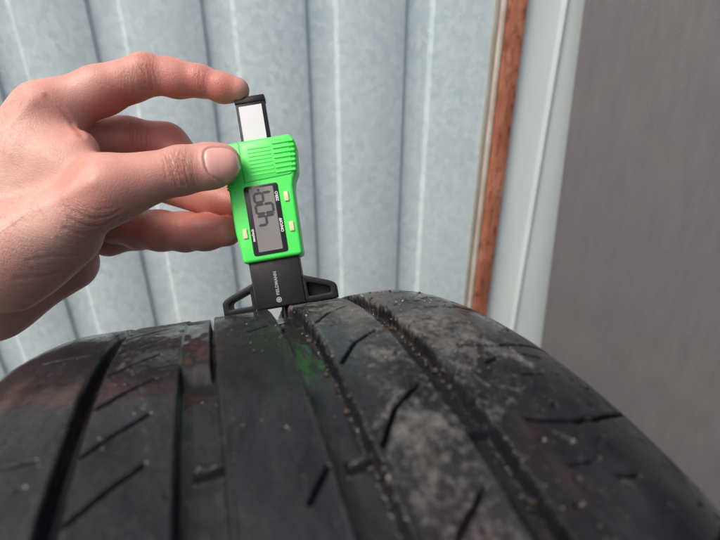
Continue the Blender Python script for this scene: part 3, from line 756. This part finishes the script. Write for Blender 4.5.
    for px, py, rd, am in ((148, 62, 9, 0.7), (178, 90, 13, 0.7), (205, 82, 11, 0.75), (228, 90, 9, 0.8), (125, 100, 12, 0.7), (105, 110, 12, 0.6), (182, 168, 9, 0.42), (150, 185, 12, 0.3), (110, 185, 14, 0.35), (235, 170, 7, 0.5), (60, 100, 10, 0.3), (85, 130, 10, 0.6), (140, 140, 20, 0.9), (170, 135, 18, 0.9),
                           (200, 205, 16, 0.7), (230, 205, 12, 0.75), (170, 230, 18, 0.65), (215, 235, 16, 0.8), (135, 230, 16, 0.6), (90, 205, 14, 0.3), (35, 95, 9, 0.35)):
        blot(px, py, rd, am, red)
    for px, py, rd, am in ((50, 240, 12, 0.5), (90, 180, 9, 0.3), (20, 170, 20, 0.4), (246, 90, 5, 0.6), (75, 95, 9, 0.3)): blot(px, py, rd, am, pale)
    me = np_mesh('hand', V, F); smooth(me)
    attr(me, 'red', np.clip(red, 0, 1.2)); attr(me, 'pale', np.clip(pale, 0, 1)); attr(me, 'nail', nail)
    # --- fine fold direction for the skin relief at each joint
    kx = np.zeros(len(V)); ky = np.zeros(len(V)); km = np.zeros(len(V))
    for c, a0, a1, hu, hv, amt in (((181, 168), (150, 177), (214, 163), 6.0, 9, 0.62), ((150, 64), (118, 72), (176, 70), 5, 9, 0.22), ((202, 74), (185, 76), (222, 82), 3.5, 7, 0.22), ((96, 226), (101, 204), (95, 246), 9, 13, 0.65), ((66, 116), (56, 132), (80, 104), 6, 14, 0.05), ((36, 96), (20, 110), (60, 84), 7, 9, 0.08), ((60, 262), (66, 244), (56, 282), 12, 20, 0.3), ((140, 126), (122, 126), (160, 130), 7, 12, 0.3)):
        C0 = snap(*c); ux = nv(*(snap(*a1) - snap(*a0))); n0 = N[np.linalg.norm(V - C0, axis=1).argmin()]; vx = np.cross(n0, ux)
        L0 = V - C0; u0 = L0 @ ux / mm; v0 = L0 @ vx / mm; w0 = L0 @ n0 / mm
        mk = amt * np.exp(-(u0 / hu) ** 4 - (v0 / hv) ** 4) * (w0 > -12) * sstep(-0.3, 0.3, N @ n0)
        sel = mk > km; kx[sel] = u0[sel]; ky[sel] = v0[sel]; km[sel] = mk[sel]
    attr(me, 'kx', kx); attr(me, 'ky', ky); attr(me, 'km', km)
    lun = nail * sstep(-5.0, -6.5, u + 0.02 * v ** 2); free = nail * sstep(6.7, 7.3, u + 0.012 * v ** 2)
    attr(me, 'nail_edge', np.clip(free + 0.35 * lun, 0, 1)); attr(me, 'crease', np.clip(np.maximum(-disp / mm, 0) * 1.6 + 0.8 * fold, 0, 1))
    return me
hand_me = build_hand()
M = Mat('skin', (0.6, 0.4, 0.33), 0.45)
mot = M.noise(120, 6, 0.7); mot2 = M.noise(620, 3, 0.6); big = M.noise(38, 3, 0.5)
b0 = M.ramp(big, [(0.3, (0.55, 0.272, 0.222)), (0.7, (0.64, 0.36, 0.305))])
b1 = M.mix(M.fac(mot, 0.35, 0.7, 0, 0.45), b0, (0.52, 0.235, 0.18))
b2 = M.mix(M.math('MULTIPLY', M.at('pale'), 0.6), b1, (0.70, 0.50, 0.40))
b3 = M.mix(M.math('MULTIPLY', M.at('red'), M.fac(mot, 0.25, 0.75, 0.65, 1.0)), b2, (0.50, 0.155, 0.125))
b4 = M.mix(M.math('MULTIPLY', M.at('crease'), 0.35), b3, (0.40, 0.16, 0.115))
b5 = M.mix(M.fac(mot2, 0.55, 0.8, 0, 0.22), b4, (0.42, 0.22, 0.17))
nailc = M.mix(M.at('nail_edge'), (0.70, 0.38, 0.33), (0.80, 0.66, 0.58))
M.col(M.mix(M.at('nail'), b5, nailc))
M.rgh(M.math('SUBTRACT', M.fac(mot2, 0.3, 0.7, 0.42, 0.56), M.math('MULTIPLY', M.at('nail'), 0.18)))
M.b.inputs['Subsurface Weight'].default_value = 0.12
M.b.inputs['Subsurface Radius'].default_value = (0.0014, 0.0007, 0.0004); M.b.inputs['Subsurface Scale'].default_value = 1.0
vo = M.voro(1500, M.co((1, 1, 1)), 'F1'); hh = M.math('ADD', M.math('MULTIPLY', vo, 0.6), M.math('MULTIPLY', M.noise(900, 3, 0.6), 0.7))
hh = M.math('MULTIPLY', hh, M.math('SUBTRACT', 1.0, M.at('nail')))
kv = M.n('ShaderNodeCombineXYZ'); M.l(M.math('MULTIPLY', M.at('kx'), 0.95), kv.inputs[0]); M.l(M.math('MULTIPLY', M.at('ky'), 0.16), kv.inputs[1])
kn = M.noise(1.0, 4, 0.6, kv.outputs[0], 0.7)
kr = M.math('ABSOLUTE', M.math('SUBTRACT', kn, 0.5)); kr = M.fac(kr, 0.0, 0.10, 0.0, 1.0)
cells = M.voro(620, M.co((1, 1.5, 1)), 'DISTANCE_TO_EDGE'); cells = M.fac(cells, 0.0, 0.16)
hh = M.math('ADD', M.math('MULTIPLY', hh, 0.5), M.math('MULTIPLY', M.math('MULTIPLY', cells, 0.35), M.math('SUBTRACT', 1.0, M.at('nail'))))
b1_ = M.bump(hh, 0.26, 0.0005)
M.bump(M.math('MULTIPLY', kr, M.at('km')), 0.75, 0.0008, b1_)
hand = link('hand', hand_me, M.m)
tag(hand, 'left hand with thumb, index and fingertips pinching the green gauge', 'hand')
# fine hairs on the back of the hand and wrist
def build_hair():
    V = np.empty(len(hand_me.vertices) * 3, np.float32); hand_me.vertices.foreach_get('co', V); V = V.reshape(-1, 3)
    N = np.empty(len(V) * 3, np.float32); hand_me.vertices.foreach_get('normal', N); N = N.reshape(-1, 3)
    q = V - CAMP; dz = q @ c_f; PX = 360 + FPX * (q @ c_r) / dz; PY = 270 - FPX * (q @ c_u) / dz
    ok = np.where((PX < 70) & (PX > -150) & (PY > 100) & (PY < 300) & ((N * q).sum(1) < -0.1 * np.linalg.norm(q, axis=1)))[0]
    wgt = np.clip((75 - PX[ok]) / 120, 0.05, 1); pick = RNG.choice(ok, 300, replace=False, p=wgt / wgt.sum())
    HV = []; HF = []; along = nv(*(c_r * 0.75 - c_u * 0.65))
    for i in pick:
        n = N[i]; t = along + RNG.normal(0, 0.28, 3); t = t - n * (t @ n); t /= np.linalg.norm(t); b = np.cross(n, t)
        ln = RNG.uniform(0.003, 0.0075); rad = RNG.uniform(0.000022, 0.00004); cv = RNG.normal(0, 0.25); base_ = len(HV)
        for k in range(5):
            f = k / 4; c = V[i] + t * ln * f + n * (0.0001 + ln * 0.28 * f * (1.25 - f)) + b * ln * cv * f * f; r_ = rad * (1 - 0.8 * f)
            for a in range(3): HV.append(c + r_ * (math.cos(a * 2.094) * n + math.sin(a * 2.094) * b))
        for k in range(4):
            for a in range(3): HF.append((base_ + k * 3 + a, base_ + k * 3 + (a + 1) % 3, base_ + k * 3 + 3 + (a + 1) % 3, base_ + k * 3 + 3 + a))
    return np_mesh('hair', HV, HF)
tag(link('hair', build_hair(), Mat('hair_brown', (0.10, 0.055, 0.03), 0.5).m, hand), kind='stuff')
